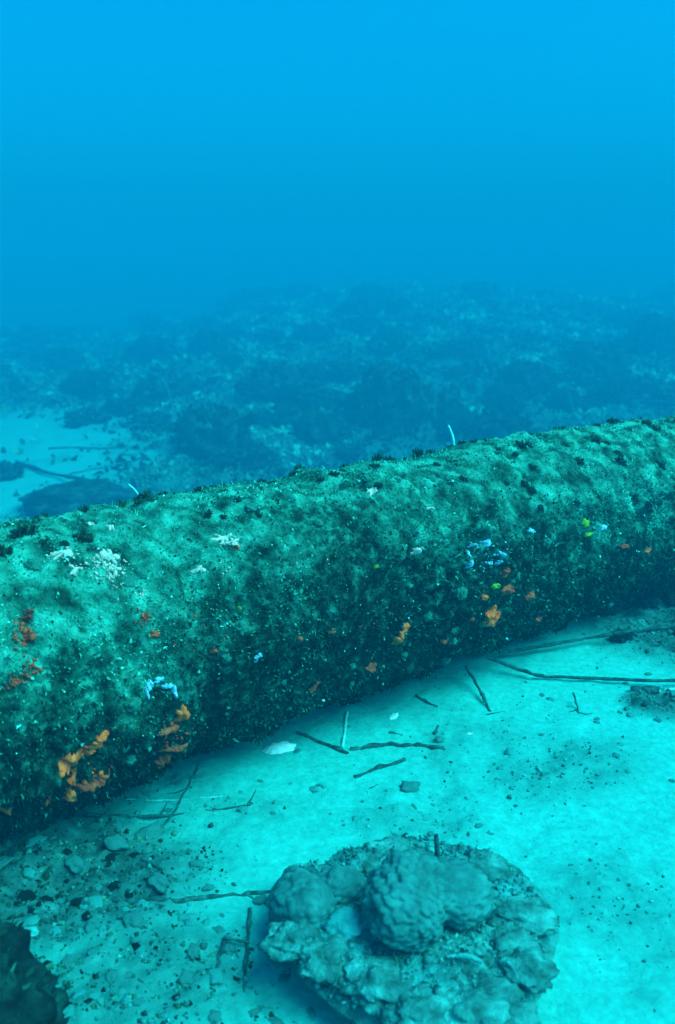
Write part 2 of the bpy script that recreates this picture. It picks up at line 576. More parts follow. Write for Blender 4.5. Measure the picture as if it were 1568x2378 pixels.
GROW = []
for k in range(6):
    v, f = ico(4)
    d_ = 1 + .42 * fbm(v * 1.7 + k * 4.4, 3) + .16 * ridged(v * 4.5 + k, 3) + .06 * fbm(v * 14 + k, 2)
    v = v * d_[:, None] * (1, 1, (.45, .6, .75, .5, .9, .65)[k])
    o = mesh_obj('growth_lump', v, f, M['growth_a'])
    GROW.append(o.data)
    bpy.data.objects.remove(o)
n_l = 170
s, th, p = pipe_sample(n_l, .3, 3.9, -70, 118)
for k in range(n_l):
    th_ = float(th[k])
    place_on_pipe('growth_lump', GROW[k % 6], float(s[k]), th_, float(min(.015, .005 + RNG.gamma(1.6, .0036))), k * 2.1, -.003)

for k, (x, y, w, h, mt) in enumerate([
    (1140, 1440, 19, 17, 'sponge'), (937, 1461, 9, 9, 'sponge'), (922, 1485, 11, 15, 'sponge'), (735, 1610, 12, 9, 'sponge_red'),
    (1170, 1337, 8, 10, 'sponge_red'), (1178, 1378, 14, 9, 'sponge_red'), (1231, 1392, 8, 9, 'sponge_red'), (1115, 1391, 7, 7, 'sponge'),
    (865, 1567, 13, 8, 'sponge_red'), (425, 1665, 14, 14, 'sponge'), (160, 1772, 27, 19, 'sponge'), (205, 1748, 20, 15, 'sponge'),
    (232, 1722, 17, 17, 'sponge'), (167, 1812, 11, 16, 'sponge'), (158, 1843, 12, 12, 'sponge'), (222, 1806, 34, 8, 'sponge_red'),
    (100, 1846, 14, 7, 'sponge_red'), (392, 1702, 24, 6, 'sponge_red'), (402, 1736, 26, 8, 'sponge_red'), (375, 1770, 14, 7, 'sponge_red'),
    (368, 1478, 13, 9, 'sponge_red'), (1455, 1277, 7, 5, 'sponge_red'), (1500, 1282, 5, 8, 'sponge'),
    (1095, 1448, 6, 5, 'sponge_red'), (500, 1520, 6, 5, 'sponge_red'), (770, 1475, 6, 6, 'sponge_red'), (690, 1490, 5, 7, 'sponge_red'),
    (20, 1886, 22, 5, 'sponge'), (1020, 1490, 5, 4, 'sponge_red'), (1245, 1440, 5, 4, 'sponge_red')]):
    pipe_patch('sponge', x, y, w, h, M[mt], seed=k, rise=.006, rough=.75, label='orange encrusting sponge' if mt == 'sponge' else 'rusty red encrusting sponge')
for k, (x, y, w, h, mt) in enumerate([
    (518, 1252, 14, 9, 'white_crust'), (542, 1264, 16, 7, 'white_crust'), (553, 1276, 8, 6, 'sponge_red'), (150, 1288, 26, 7, 'white_crust'), (175, 1325, 9, 10, 'white_crust'),
    (262, 1290, 12, 18, 'white_crust'), (268, 1325, 9, 12, 'white_crust'),
    (258, 1220, 6, 7, 'white_crust'), (207, 1212, 7, 6, 'white_crust'),
    (357, 1600, 9, 12, 'blue_white'), (378, 1590, 12, 7, 'blue_white'), (395, 1603, 10, 6, 'blue_white'), (409, 1615, 5, 16, 'blue_white'), (346, 1620, 4, 12, 'blue_white'),
    (592, 1527, 10, 5, 'blue_white'), (585, 1533, 4, 8, 'blue_white'), (1080, 1297, 4, 9, 'blue_white'), (1085, 1320, 6, 8, 'blue_white'), (1092, 1276, 7, 4, 'blue_white'), (1115, 1276, 6, 6, 'blue_white'),
    (1131, 1268, 11, 7, 'blue_white'), (1154, 1295, 4, 8, 'blue_white'), (1137, 1315, 5, 6, 'blue_white'), (1152, 1314, 6, 6, 'blue_white'), (1237, 1240, 7, 8, 'blue_white'),
    (962, 1292, 7, 7, 'white_crust'), (1000, 1190, 9, 4, 'white_crust'), (865, 1140, 8, 4, 'white_crust'), (465, 1328, 9, 8, 'white_crust'),
    (1355, 1222, 6, 10, 'lime'), (1360, 1248, 7, 5, 'lime'), (1146, 1367, 8, 5, 'lime'), (870, 1325, 5, 4, 'lime'), (556, 1420, 4, 5, 'lime'), (1390, 1232, 7, 6, 'blue_white')]):
    nm = {'white_crust': 'coralline_crust', 'blue_white': 'tunicate', 'lime': 'tunicate', 'sponge_red': 'sponge'}[mt]
    lb = {'white_crust': 'pale pinkish white coralline crust', 'blue_white': 'bluish white colonial tunicate', 'lime': 'small lime green tunicate', 'sponge_red': 'rusty red encrusting sponge'}[mt]
    pipe_patch(nm, x, y, w, h, M[mt], seed=50 + k, rise=.0035 if mt == 'white_crust' else .006, label=lb, rough=1.25 if mt == 'white_crust' else .7)




def speckle(px, py, w, h, n_, mat, size, seed, label, name):
    s0, t0 = pipe_at(px, py)
    s1, _ = pipe_at(px + w, py - w * .25)
    _, t2 = pipe_at(px, py + h)
    u, v = RNG.normal(0, .5, n_), RNG.normal(0, .5, n_)
    k_ = fbm(np.stack([u * 2.5, v * 2.5, 0 * u + seed], -1), 3) > -.05
    ss, tt = s0 + (s1 - s0) * u[k_], t0 + (t2 - t0) * v[k_]
    sz_ = RNG.gamma(2.0, size * .4, len(ss)) + size * .35
    V_, F_, _ = crumbs(pipe_xyz(ss, tt, pipe_radius(ss, tt) + sz_ * .5) - PO, sz_, 0 * ss)
    o_ = mesh_obj(name, V_, F_, M[mat], pipe, smooth=False)
    o_['label'] = label
    o_['kind'] = 'stuff'


for k, (x, y, w, h, n_, mt, sz_) in enumerate([
    (240, 1315, 42, 40, 420, 'white_crust', .0024), (270, 1345, 22, 42, 200, 'white_crust', .0024), (150, 1290, 30, 12, 110, 'white_crust', .0024), (335, 1377, 14, 8, 60, 'white_crust', .002),
    (60, 1478, 24, 36, 160, 'sponge_red', .003), (66, 1425, 16, 12, 50, 'sponge_red', .003), (40, 1585, 36, 16, 130, 'sponge_red', .003), (75, 1555, 18, 22, 80, 'sponge_red', .003),
    (345, 1435, 18, 22, 110, 'sponge_red', .0024), (395, 1715, 40, 26, 110, 'sponge_red', .003), (230, 1800, 45, 12, 60, 'sponge', .003), (540, 1262, 26, 12, 90, 'white_crust', .0022),
    (525, 1328, 16, 14, 40, 'white_crust', .0018), (1125, 1290, 50, 40, 60, 'blue_white', .003), (860, 1470, 130, 60, 70, 'sponge_red', .002), (480, 1490, 60, 50, 50, 'sponge_red', .002),
    (290, 1690, 50, 60, 60, 'lime', .0014), (430, 1420, 60, 50, 60, 'white_crust', .0016), (700, 1330, 150, 60, 90, 'white_crust', .0015), (1000, 1200, 200, 60, 90, 'white_crust', .0016)]):
    speckle(x, y, w, h, n_, mt, sz_, k * 2.3, {'white_crust': 'scatter of pale crust flecks', 'sponge_red': 'scatter of rusty sponge flecks', 'sponge': 'scatter of orange sponge flecks', 'blue_white': 'scatter of bluish white flecks', 'lime': 'scatter of yellow green flecks'}[mt], 'growth_flecks')

# dark algae tufts and lumps on the crest
def tuft_mesh(name, seed, flat):
    n = 110
    a = RNG.uniform(0, 2 * np.pi, n); r = np.sqrt(RNG.random(n))
    base = np.stack([np.cos(a) * r * .7, np.sin(a) * r * .7, 0 * r - .1], -1)
    nrm_ = np.stack([np.cos(a) * r * .8, np.sin(a) * r * .8, 1 - .3 * r], -1)
    b = blades(base, nrm_, RNG.uniform(.35, 1.0, n) * flat, RNG.uniform(.15, .4, n), RNG.random(n), .7)
    v, f = ico(3)
    v = v * (1 + .6 * fbm(v * 2.2 + seed, 4))[:, None] * (.55, .5, .26 * flat)
    V_, F_, T_ = join(b, (v, f, np.clip(.3 + .5 * v[:, 2] * 0 + .25 * fbm(v * 5 + seed, 2), 0, 1)))
    o_ = mesh_obj(name, V_, F_, M['tuft'], None, smooth=False, tone=T_)
    me_ = o_.data
    bpy.data.objects.remove(o_)
    return me_


TUFT = [tuft_mesh('algae_tuft', k * 5.1, f) for k, f in enumerate((.6, .9, 1.2, .75, 1.0))]


for k in range(46):
    s_ = float(RNG.uniform(.35, 3.6))
    o = place_on_pipe('algae_tuft', TUFT[k % 5], s_, math.radians(RNG.uniform(96, 112)), float(RNG.uniform(.008, .018)), k * .9)
    o.scale = (o.scale[0], o.scale[1], o.scale[2] * float(RNG.uniform(1.2, 2.2)))
tuft_px = [(330, 1158, 20), (195, 1247, 24), (60, 1238, 24), (35, 1245, 14), (8, 1275, 20), (215, 1212, 14), (430, 1143, 14), (465, 1142, 14), (492, 1128, 12), (520, 1140, 10),
           (575, 1128, 11), (605, 1122, 13), (627, 1104, 13), (650, 1118, 8), (685, 1106, 10), (780, 1095, 12), (775, 1118, 13), (745, 1120, 9), (830, 1105, 9), (870, 1090, 12),
           (880, 1135, 12), (905, 1072, 14), (1015, 1080, 8), (1075, 1045, 14), (1100, 1038, 11), (1150, 1062, 9), (1155, 1050, 8), (1215, 1045, 17), (1198, 1060, 9), (1080, 1115, 11),
           (1050, 1128, 8), (1238, 1090, 10), (1340, 1085, 12), (1295, 1045, 11), (1380, 1025, 16), (1410, 1030, 12), (1440, 1055, 11), (1445, 1075, 12), (1520, 1000, 15), (1555, 970, 20),
           (1530, 970, 14), (1500, 990, 12), (1545, 1080, 12), (1480, 1165, 15), (1500, 1185, 12), (1395, 1160, 12), (1340, 1180, 11), (480, 1195, 14), (520, 1205, 10), (600, 1200, 11),
           (150, 1265, 14), (100, 1260, 10), (555, 1165, 9), (690, 1180, 9), (640, 1170, 10), (1180, 1120, 10), (1220, 1130, 12), (1235, 1145, 11), (1250, 1190, 10), (1010, 1130, 7)]
for k, (x, y, r_) in enumerate(tuft_px):
    s_, t_ = pipe_at(x, y)
    dist = float(np.linalg.norm(pipe_xyz(np.array([s_]), np.array([t_]), PIPE_R)[0] - (0, 0, CAM_H)))
    place_on_pipe('algae_tuft', TUFT[k % 5], s_, t_, r_ * dist / FPX * 1.0, k * 1.7)


def tube(points, radii, nseg=8, sub=6, knob=.25, seed=0.0):
    P = np.asarray(points, float); rad = np.asarray(radii, float)
    n = len(P)
    Q, Rr = [], []
    for i in range(n - 1):
        p0, p1, p2, p3 = P[max(i - 1, 0)], P[i], P[i + 1], P[min(i + 2, n - 1)]
        for k in range(sub):
            t = k / sub
            Q.append(.5 * ((2 * p1) + (-p0 + p2) * t + (2 * p0 - 5 * p1 + 4 * p2 - p3) * t * t + (-p0 + 3 * p1 - 3 * p2 + p3) * t ** 3))
            Rr.append(rad[i] * (1 - t) + rad[i + 1] * t)
    Q.append(P[-1]); Rr.append(rad[-1])
    Q, Rr = np.array(Q), np.array(Rr)
    tan = np.gradient(Q, axis=0)
    tan /= np.linalg.norm(tan, axis=1)[:, None] + 1e-9
    ref = np.where(np.abs(tan[:, 2:3]) > .9, [[1., 0, 0]], [[0, 0, 1.]])
    e1 = np.cross(tan, ref); e1 /= np.linalg.norm(e1, axis=1)[:, None] + 1e-9
    e2 = np.cross(tan, e1)
    a = np.linspace(0, 2 * np.pi, nseg, endpoint=False)
    ring = (np.cos(a)[None, :, None] * e1[:, None] + np.sin(a)[None, :, None] * e2[:, None])
    base_ = np.repeat(Q[:, None], nseg, 1)
    mean_r = max(1e-4, float(Rr.mean()))
    wob = 1 + knob * fbm((base_ + ring * mean_r).reshape(-1, 3) / (mean_r * 3.5) + seed, 2).reshape(len(Q), nseg)
    V_ = (base_ + ring * (Rr[:, None] * wob)[..., None]).reshape(-1, 3)
    F_ = [list(map(int, f)) for f in grid_faces(len(Q), nseg, True)]
    F_.append(list(range(nseg))[::-1]); F_.append(list(range((len(Q) - 1) * nseg, len(Q) * nseg)))
    return V_, F_


def rigid_tube(name, pts, radii, mat, label, cat, group=None, knob=.3, nseg=8, branches=()):
    pts = [np.asarray(p_) for p_ in pts]
    o0 = pts[0].copy()
    V_, F_ = tube([p_ - o0 for p_ in pts], radii, nseg=nseg, knob=knob, seed=float(o0[0] * 9))
    V_ = list(V_)
    for bp, br in branches:
        v2, f2 = tube([np.asarray(p_) - o0 for p_ in bp], br, nseg=max(5, nseg - 2), knob=knob, seed=1.3)
        F_ = F_ + [[i + len(V_) for i in f] for f in f2]
        V_ = V_ + list(v2)
    ob = mesh_obj(name, np.array(V_), F_, mat)
    ob.location = tuple(o0)
    return tag(ob, label, cat, group)


def px_scale(p_):
    return float(np.linalg.norm(np.asarray(p_) - (0, 0, CAM_H))) / FPX


def twig(pxs, wpx, label, mat='wood', name='twig', cat='twig', lift=0.0, group=None, knob=.35, taper=.6, raise_=None, sides=0):
    pts = [at(x, y) for x, y in pxs]
    sc = np.mean([px_scale(q) for q in pts])
    r0 = wpx * sc * .40
    n = len(pts)
    rad = [r0 * (1 - (1 - taper) * i / (n - 1)) for i in range(n)]
    out = []
    for i, q in enumerate(pts):
        lf = lift if raise_ is None else raise_[i]
        if lf:
            q = at(pxs[i][0], pxs[i][1], lf)
        out.append(q + (0, 0, rad[i] * .35))
    fine, fr_ = [out[0]], [rad[0]]
    jr = random.Random(label)
    for i in range(n - 1):
        for t_ in (.33, .67, 1.0):
            q = out[i] * (1 - t_) + out[i + 1] * t_
            if t_ < 1 or i < n - 2:
                q = q + np.array([jr.gauss(0, 1), jr.gauss(0, 1), jr.gauss(0, .35)]) * r0 * .28
            fine.append(q)
            fr_.append((rad[i] * (1 - t_) + rad[i + 1] * t_) * jr.uniform(.7, 1.25))
    out, rad, n = fine, fr_, len(fine)
    br = []
    rr_ = random.Random(len(label))
    for k in range(sides):
        i = rr_.randrange(0, n - 1)
        q = out[i] * .4 + out[i + 1] * .6
        d = (out[i + 1] - out[i]); d /= np.linalg.norm(d) + 1e-9
        sd = np.array([-d[1], d[0], .2]) * rr_.choice((-1, 1)) + d * .6
        ln = r0 * rr_.uniform(5, 12)
        br.append(([q, q + sd * ln * .5, q + sd * ln + (0, 0, .2 * ln)], [r0 * .5, r0 * .4, r0 * .2]))
    return rigid_tube(name, out, rad, M[mat], label, cat, group, knob=knob, branches=br)


# pale stalks standing on the pipe
def stalk_on_pipe(px0, px1, wpx, mat, label):
    s_, t_ = pipe_at(*px0)
    a_ = pipe_xyz(np.array([s_]), np.array([t_]), pipe_radius(s_, t_) - .004)[0]
    d_ = float(np.linalg.norm(a_ - (0, 0, CAM_H)))
    b_ = cam_ray(*px1) * d_ * 1.01 + (0, 0, CAM_H)
    m_ = (a_ + b_) / 2 + np.array([.004, 0, .002])
    r_ = wpx * d_ / FPX * .5
    rigid_tube('stalk', [a_, m_, b_], [r_ * .8, r_, r_ * .9], M[mat], label, 'stalk', knob=.15)


stalk_on_pipe((1055, 1043), (1041, 988), 6, 'pale_wood', 'thin pale stalk standing upright on the crest of the pipe')
stalk_on_pipe((325, 1155), (299, 1125), 5, 'pale_wood', 'short pale stalk leaning behind a dark tuft at the near pipe crest')

# ------------------------------------------------------------------ slab of coral rock with coral heads, in front
def outline_mesh(outline, z_top, z_bot, profile, na=220, amp=(.02, 2.5, .012, 9, .006, 30), seed=0.0, dome=.02, nrings=None):
    c = np.mean(outline, axis=0)
    d = outline - c
    ang = np.unwrap(np.arctan2(d[:, 1], d[:, 0]))
    rad = np.linalg.norm(d, axis=1)
    o_ = np.argsort(ang % (2 * np.pi))
    aa, rr_ = (ang % (2 * np.pi))[o_], rad[o_]
    aa = np.concatenate([aa - 2 * np.pi, aa, aa + 2 * np.pi]); rr_ = np.tile(rr_, 3)
    a = np.linspace(0, 2 * np.pi, na, endpoint=False)
    R0 = np.interp(a, aa, rr_)
    kern = np.hanning(5); kern /= kern.sum()
    R0 = np.convolve(np.concatenate([R0[-8:], R0, R0[:8]]), kern, 'same')[8:-8]
    prof = np.array(profile)                       # (radius fraction, height fraction)
    t = np.linspace(0, len(prof) - 1, nrings or (len(prof) - 1) * 14)
    pr = np.interp(t, np.arange(len(prof)), prof[:, 0]); pz = np.interp(t, np.arange(len(prof)), prof[:, 1])
    X = pr[:, None] * R0[None] * np.cos(a)[None]; Y = pr[:, None] * R0[None] * np.sin(a)[None]
    Z = z_bot + (z_top - z_bot) * pz[:, None] + 0 * X
    Pn = np.stack([X, Y, Z], -1).reshape(-1, 3)
    cen = np.array([0, 0, (z_top + z_bot) * .5])
    dirn = Pn - cen; dirn[:, 2] *= 1.5
    dirn /= np.linalg.norm(dirn, axis=1)[:, None] + 1e-6
    up = sstep(.2, .9, (Pn[:, 2] - z_bot) / (z_top - z_bot))[:, None]
    dirn = dirn * (1 - .7 * up) + np.array([0, 0, 1.]) * .7 * up
    q = Pn + seed
    disp = amp[0] * fbm(q * amp[1], 3) + amp[2] * ridged(q * amp[3], 3) + amp[4] * fbm(q * amp[5], 3)
    Pn = Pn + dirn * disp[:, None]
    return c, Pn, grid_faces(len(t), na, True)


def px_poly(pts, z):
    out = []
    for x, y in pts:
        r = cam_ray(x, y)
        out.append((r * ((z - CAM_H) / r[2]))[:2])
    return np.array(out)


SLAB_Z = .09
slab_px = [(634, 2047), (628, 2110), (629, 2157), (675, 2217), (750, 2285), (855, 2365), (950, 2410), (1060, 2425), (1150, 2400), (1200, 2355), (1275, 2240), (1295, 2157),
           (1280, 2110), (1250, 2057), (1205, 2005), (1150, 1965), (1035, 1940), (945, 1925), (885, 1957), (810, 1957), (740, 1992), (670, 2000)]
outl = px_poly(slab_px, SLAB_Z * .8)
prof = [(0, 1), (.25, 1.0), (.5, .99), (.72, .95), (.86, .86), (.95, .74), (1.0, .60), (.96, .50), (.84, .36), (.70, .18), (.60, -.15)]
c, Vs, Fs = outline_mesh(outl, SLAB_Z, -.01, prof, na=300, nrings=170, amp=(.018, 5.0, .006, 12, .0045, 40))
slab = thing('coral_rock', (c[0], c[1], 0), 'flat encrusted rock slab carrying a lumpy coral head, on the sand in front', 'rock')
slab_v = Vs.copy()
slab_silt = .85 * sstep(-.25, .55, fbm(Vs * 7 + 3, 4) + .3 * fbm(Vs * 30, 2)) * sstep(.03, .09, Vs[:, 2])
mesh_obj('slab_body', Vs, Fs, M['rock'], slab, tone=slab_silt)


def slab_z(x, y):
    d = (slab_v[:, 0] + c[0] - x) ** 2 + (slab_v[:, 1] + c[1] - y) ** 2
    k = np.argsort(d)[:12]
    return float(slab_v[k, 2].max())


def lobed_coral(name, lobes, level, bump_amp, bump_scale, mat, parent, origin, label=None, squash=1.0):
    """star-shaped union of spheres given as (x, y, z, r) relative to origin"""
    v, f = ico(level)
    rad = np.zeros(len(v))
    acc = np.zeros(len(v))
    kk = 55.0
    for (x, y, z, r) in lobes:
        cc = np.array([x, y, z])
        b = v @ cc
        disc = b * b - (cc @ cc - r * r)
        e = np.where(disc > 0, b + np.sqrt(np.maximum(disc, 0)), 0)
        acc += np.exp(kk * e)
    rad = np.log(acc) / kk - math.log(len(lobes)) / kk * .6
    P_ = v * rad[:, None]
    w = worley(P_ * bump_scale * np.array([.85, 1.0, 1.15]))
    rad = rad + bump_amp * (0.5 - 1.3 * w * w) + .012 * fbm(P_ * 12, 3)
    P_ = v * rad[:, None] * (1, 1, .85)
    o_ = mesh_obj(name, P_, f, mat, parent)
    o_.location = tuple(np.asarray(origin) - np.array([c[0], c[1], 0]))
    if label: o_['label'] = label
    return o_


def on_plane(px, py, z):
    r = cam_ray(px, py)
    return r * ((z - CAM_H) / r[2]) + (0, 0, CAM_H)


hc = on_plane(995, 2090, .15)
sc_ = px_scale(hc)
lobed_coral('coral_head', [tuple(.80 * q_ for q_ in l_) for l_ in [(-.065, -.015, 0.0, .098), (-.05, .045, .015, .088), (-.04, -.055, -.02, .085), (.095, .045, -.01, .076), (.06, .02, -.01, .07), (.045, .06, .005, .078), (.10, -.005, -.02, .062)]],
            6, .013, 72, M['coral'], slab, (hc[0] - .008, hc[1] + .0, .150), 'two-lobed lumpy boulder coral')
lc = on_plane(690, 2060, .135)
lobed_coral('coral_lobe', [(-.02, .04, -.01, .058), (.0, -.015, .0, .056), (.045, .055, -.01, .045), (-.02, .01, -.02, .058)], 5, .010, 62, M['coral'], slab, (lc[0] + .02, lc[1] + .01, .09), 'smooth coral knob at the slab edge')
lc = on_plane(800, 2040, .135)
lobed_coral('coral_lobe', [(.0, .02, 0, .045), (-.045, -.01, -.005, .042), (.025, .03, .0, .038)], 5, .009, 62, M['coral'], slab, (lc[0] - .02, lc[1] + .0, .10), 'smaller coral knob beside the big head')
lc = on_plane(800, 2115, .13)
v, f = ico(4)
v = v * (1 + .3 * fbm(v * 1.8 + 4, 3))[:, None] * (.040, .036, .022)
ob = mesh_obj('pale_knob', v, f, M['pale_stone'], slab)
ob.location = (lc[0] - c[0], lc[1] - c[1], .095)
ob['label'] = 'bleached pale knob'
for k, (x, y, r_) in enumerate([(1200, 2090, .05), (1120, 1985, .045), (930, 1965, .05), (860, 1975, .035), (1060, 2215, .05), (1180, 2150, .035), (760, 2180, .045), (890, 2250, .05), (1110, 2300, .06), (980, 2320, .05), (1180, 2330, .045), (1225, 2210, .04), (700, 2150, .045)]):
    lc = on_plane(x, y, .12)
    v, f = ico(4)
    v = v * (1 + .45 * fbm(v * 1.9 + k * 3.3, 4))[:, None] * (r_ * 1.3, r_ * 1.1, r_ * .32)
    ob = mesh_obj('encrusting_lump', v, f, M['rock'], slab)
    ob.location = (lc[0] - c[0], lc[1] - c[1], .088)
    ob.rotation_euler.z = k * 1.3
# turf and grit on the slab
keep_i = RNG.choice(np.where((slab_v[:, 2] > .06) & (np.hypot(slab_v[:, 0], slab_v[:, 1]) < .25))[0], 3500)
pts = slab_v[keep_i] + RNG.normal(0, .004, (3500, 3)) * (1, 1, .2)
sz = RNG.gamma(2.5, .0014, 3500) + .001
S1 = crumbs(pts, sz, np.clip(RNG.beta(4, 4, 3500), 0, .9))
sz = RNG.gamma(2.5, .0016, 3500) + .0015
S2 = blades(pts + RNG.normal(0, .003, (3500, 3)) * (1, 1, .2), np.tile([[0, 0, 1.]], (3500, 1)), sz, sz * .6, np.clip(RNG.beta(4, 4.4, 3500), 0, .8), 1.2)
V, F, T = join(S1, S2)
o = mesh_obj('silty_turf', V, F, M['rubble'], slab, smooth=False, tone=T)
tag(o, kind='stuff')
V_, F_ = tube([(0, 0, -.02), (.001, 0, .03), (-.002, .002, .062)], [.005, .0052, .0046], nseg=8, knob=.2)
lc = on_plane(1014, 1972, .13)
ob = mesh_obj('worm_tube', V_, F_, M['wood'], slab)
ob.location = (lc[0] - c[0], lc[1] - c[1], .10)
ob['label'] = 'short dark upright tube'
lc1, lc2 = on_plane(1040, 2222, .112), on_plane(1120, 2234, .112)
V_, F_ = tube([lc1 - (c[0], c[1], 0), (lc1 + lc2) / 2 - (c[0], c[1], -.006), lc2 - (c[0], c[1], 0)], [.002, .005, .003], knob=.5)
ob = mesh_obj('shell_fragment', V_, F_, M['pale_stone'], slab)

# ------------------------------------------------------------------ rocks
def rock_mesh(name, seed, level=4, flat=.6, mat='rock', amp=.45, fr=1.3, fine=.05):
    v, f = ico(level)
    d = 1 + amp * fbm(v * fr + seed, 4) + fine * ridged(v * 5 + seed, 2) + fine * .5 * fbm(v * 13 + seed, 2)
    v = v * d[:, None] * (1, .85, flat)
    v[:, 2] = np.maximum(v[:, 2], -.35 * flat)
    o_ = mesh_obj(name, v, f, M[mat])
    me_ = o_.data
    bpy.data.objects.remove(o_)
    return me_


def rock(me, p_, size, rz, label, name='boulder', cat='rock', group=None, sx=1.0, sz_=1.0, sink=.1, tilt=0.0):
    o_ = link(name, me)
    o_.location = (p_[0], p_[1], float(Hq(p_[0], p_[1])[0]) + size * sink)
    o_.rotation_euler = (tilt, tilt * .6, rz)
    o_.scale = (size * sx, size, size * sz_)
    return tag(o_, label, cat, group)


def shaggy(me_name, seed, level, flat, mat_tone, nb=900, amp=.4, fr=1.4, mat='reef_rock', blade=.10):
    """rock skin plus algae blades, as (rock mesh, fringe mesh)"""
    me = rock_mesh(me_name, seed, level, flat, mat, amp, fr)
    co = np.empty(len(me.vertices) * 3, np.float32); me.vertices.foreach_get('co', co); co = co.reshape(-1, 3)
    no = np.empty(len(me.vertices) * 3, np.float32); me.vertices.foreach_get('normal', no); no = no.reshape(-1, 3)
    idx = RNG.choice(np.where(co[:, 2] > -.2 * flat)[0], nb)
    L = RNG.gamma(2.5, blade * .4, nb) + blade * .3
    V_, F_, T_ = blades(co[idx], no[idx], L, L * .5, np.clip(RNG.beta(1.6, 4, nb) * mat_tone, 0, 1), .9)
    o_ = mesh_obj('algae_fringe', V_, F_, M['turf'], None, smooth=False, tone=T_)
    fr_me = o_.data
    bpy.data.objects.remove(o_)
    return me, fr_me


# big dark rock in the near left corner
nr = np.array([-.755, 1.04])
v, f = ico(6)
v = v * (1 + .35 * fbm(v * 1.5 + 8, 4) + 0.11 * ridged(v * 5, 4) + .05 * fbm(v * 16, 3))[:, None] * (.29, .28, .30)
near = thing('boulder', (nr[0], nr[1], float(Hq(*nr)[0])), 'nearly black algae-covered rock in the bottom left corner', 'rock')
mesh_obj('rock_body', v + (0, 0, .06), f, M['dark_rock'], near)
idx = RNG.choice(len(v), 5000)
L = np.minimum(RNG.gamma(2.5, .006, 5000) + .003, .018)
nv_ = v[idx] / np.linalg.norm(v[idx], axis=1)[:, None]
V, F, T = blades(v[idx] + (0, 0, .06), nv_, L, L * .35, RNG.beta(1.5, 4, 5000) * .6)
tag(mesh_obj('turf_algae', V, F, M['turf'], near, smooth=False, tone=T), kind='stuff')

# flat sunken slab and boulders behind the pipe
REEF = [shaggy('reef_boulder', k * 7.7 + 2, 4, fl, .75, 700) for k, fl in enumerate((.62, .75, .9, .55, .7, .8, .65, .5))]


def reef_rock(px, py, wpx, label, var, group=None, sx=1.0, sz_=1.0, sink=.12, name='reef_boulder'):
    p_ = at(px, py)
    size = wpx * px_scale(p_) * .5
    me, fr = REEF[var % len(REEF)]
    root = rock(me, p_, size, var * 1.37, label, name, 'rock', group, sx, sz_, sink)
    ch = link('algae_fringe', fr, root)
    ch['kind'] = 'stuff'
    return root


p_ = at(185, 1178)
flat_me = rock_mesh('sunken_slab', 3.3, 5, .30, 'reef_rock', .28, 1.1)
rock(flat_me, p_, 232 * px_scale(p_) * .5, .12, 'long flat dark rock on the sand behind the near end of the pipe', 'flat_rock', sink=.12, sz_=1.1)
named = [
    (500, 1050, 170, 'dark rounded boulder right of the sand patch behind the pipe', 1, 1, 1.25),
    (890, 985, 185, 'largest dark boulder, standing behind the middle of the pipe', 2, 1, 1.2),
    (985, 960, 120, 'dark boulder leaning against the largest boulder behind the pipe', 4, 1, 1.1),
    (1135, 1020, 170, 'low dark boulder just behind the pale upright stalk', 0, 1.1, .9),
    (745, 1020, 120, 'dark rock left of the largest boulder behind the pipe', 5, 1, 1),
    (5, 1110, 80, 'dark rock at the left edge beside the sand patch', 3, 1, 1.1),
    (375, 930, 120, 'hazy dark boulder behind the far end of the sand patch', 6, 1, 1.2),
    (590, 1075, 100, 'small dark rock near the crest of the pipe left of centre', 7, 1, 1),
    (1390, 860, 130, 'hazy dark boulder on the right reef slope', 1, 1.2, .9),
    (1510, 820, 130, 'hazy dark boulder at the right edge of the reef slope', 2, 1, 1),
    (205, 985, 90, 'small hazy rock on the upper edge of the sand patch', 4, 1, .8),
    (640, 905, 150, 'hazy wide boulder on the middle of the reef slope', 3, 1.2, 1),
    (1225, 900, 120, 'hazy rounded boulder above the pipe right of centre', 5, 1, 1),
    (1500, 930, 120, 'dark rock just behind the pipe at the right edge', 6, 1.1, .8),
]
for (x, y, w, lb, var, sx, sz_) in named:
    reef_rock(x, y, w, lb, var, None, sx, sz_)
R2 = random.Random(5)


def zone_of(x, y):
    side = 'at the left' if x < 420 else ('left of centre' if x < 784 else ('right of centre' if x < 1180 else 'at the right'))
    return ('far up the slope ' if y < 800 else 'midway up the slope ' if y < 920 else 'close behind the pipe ') + side


cnt = 0
while cnt < 130:
    x, y = R2.uniform(-250, 1800), 690 + 400 * R2.random() ** 1.3
    q = at(x, y)
    if float(reef_mask(q[:1], q[1:2])[0]) < .55 or q[1] > 75:
        continue
    reef_rock(x, y, R2.uniform(30, 95), 'hazy boulder among many on the reef ' + zone_of(x, y), R2.randrange(8), 'boulders on the hazy reef slope, ' + zone_of(x, y), R2.uniform(.8, 1.3), R2.uniform(.6, 1.1))
    cnt += 1
# right-hand rubble bank in front of the pipe
for k in range(60):
    a_, r_ = R2.uniform(0, 6.28), math.sqrt(R2.random())
    x, y = 1.45 + math.cos(a_) * r_ * .58, 3.12 + math.sin(a_) * r_ * .48
    me, fr = REEF[k % 8]
    root = rock(me, (x, y), R2.uniform(.02, .055), k, 'lump of rubble on the reef patch beyond the ropes at right', 'rubble_lump', 'rock', 'rubble on the right reef patch', 1, .7, .05)

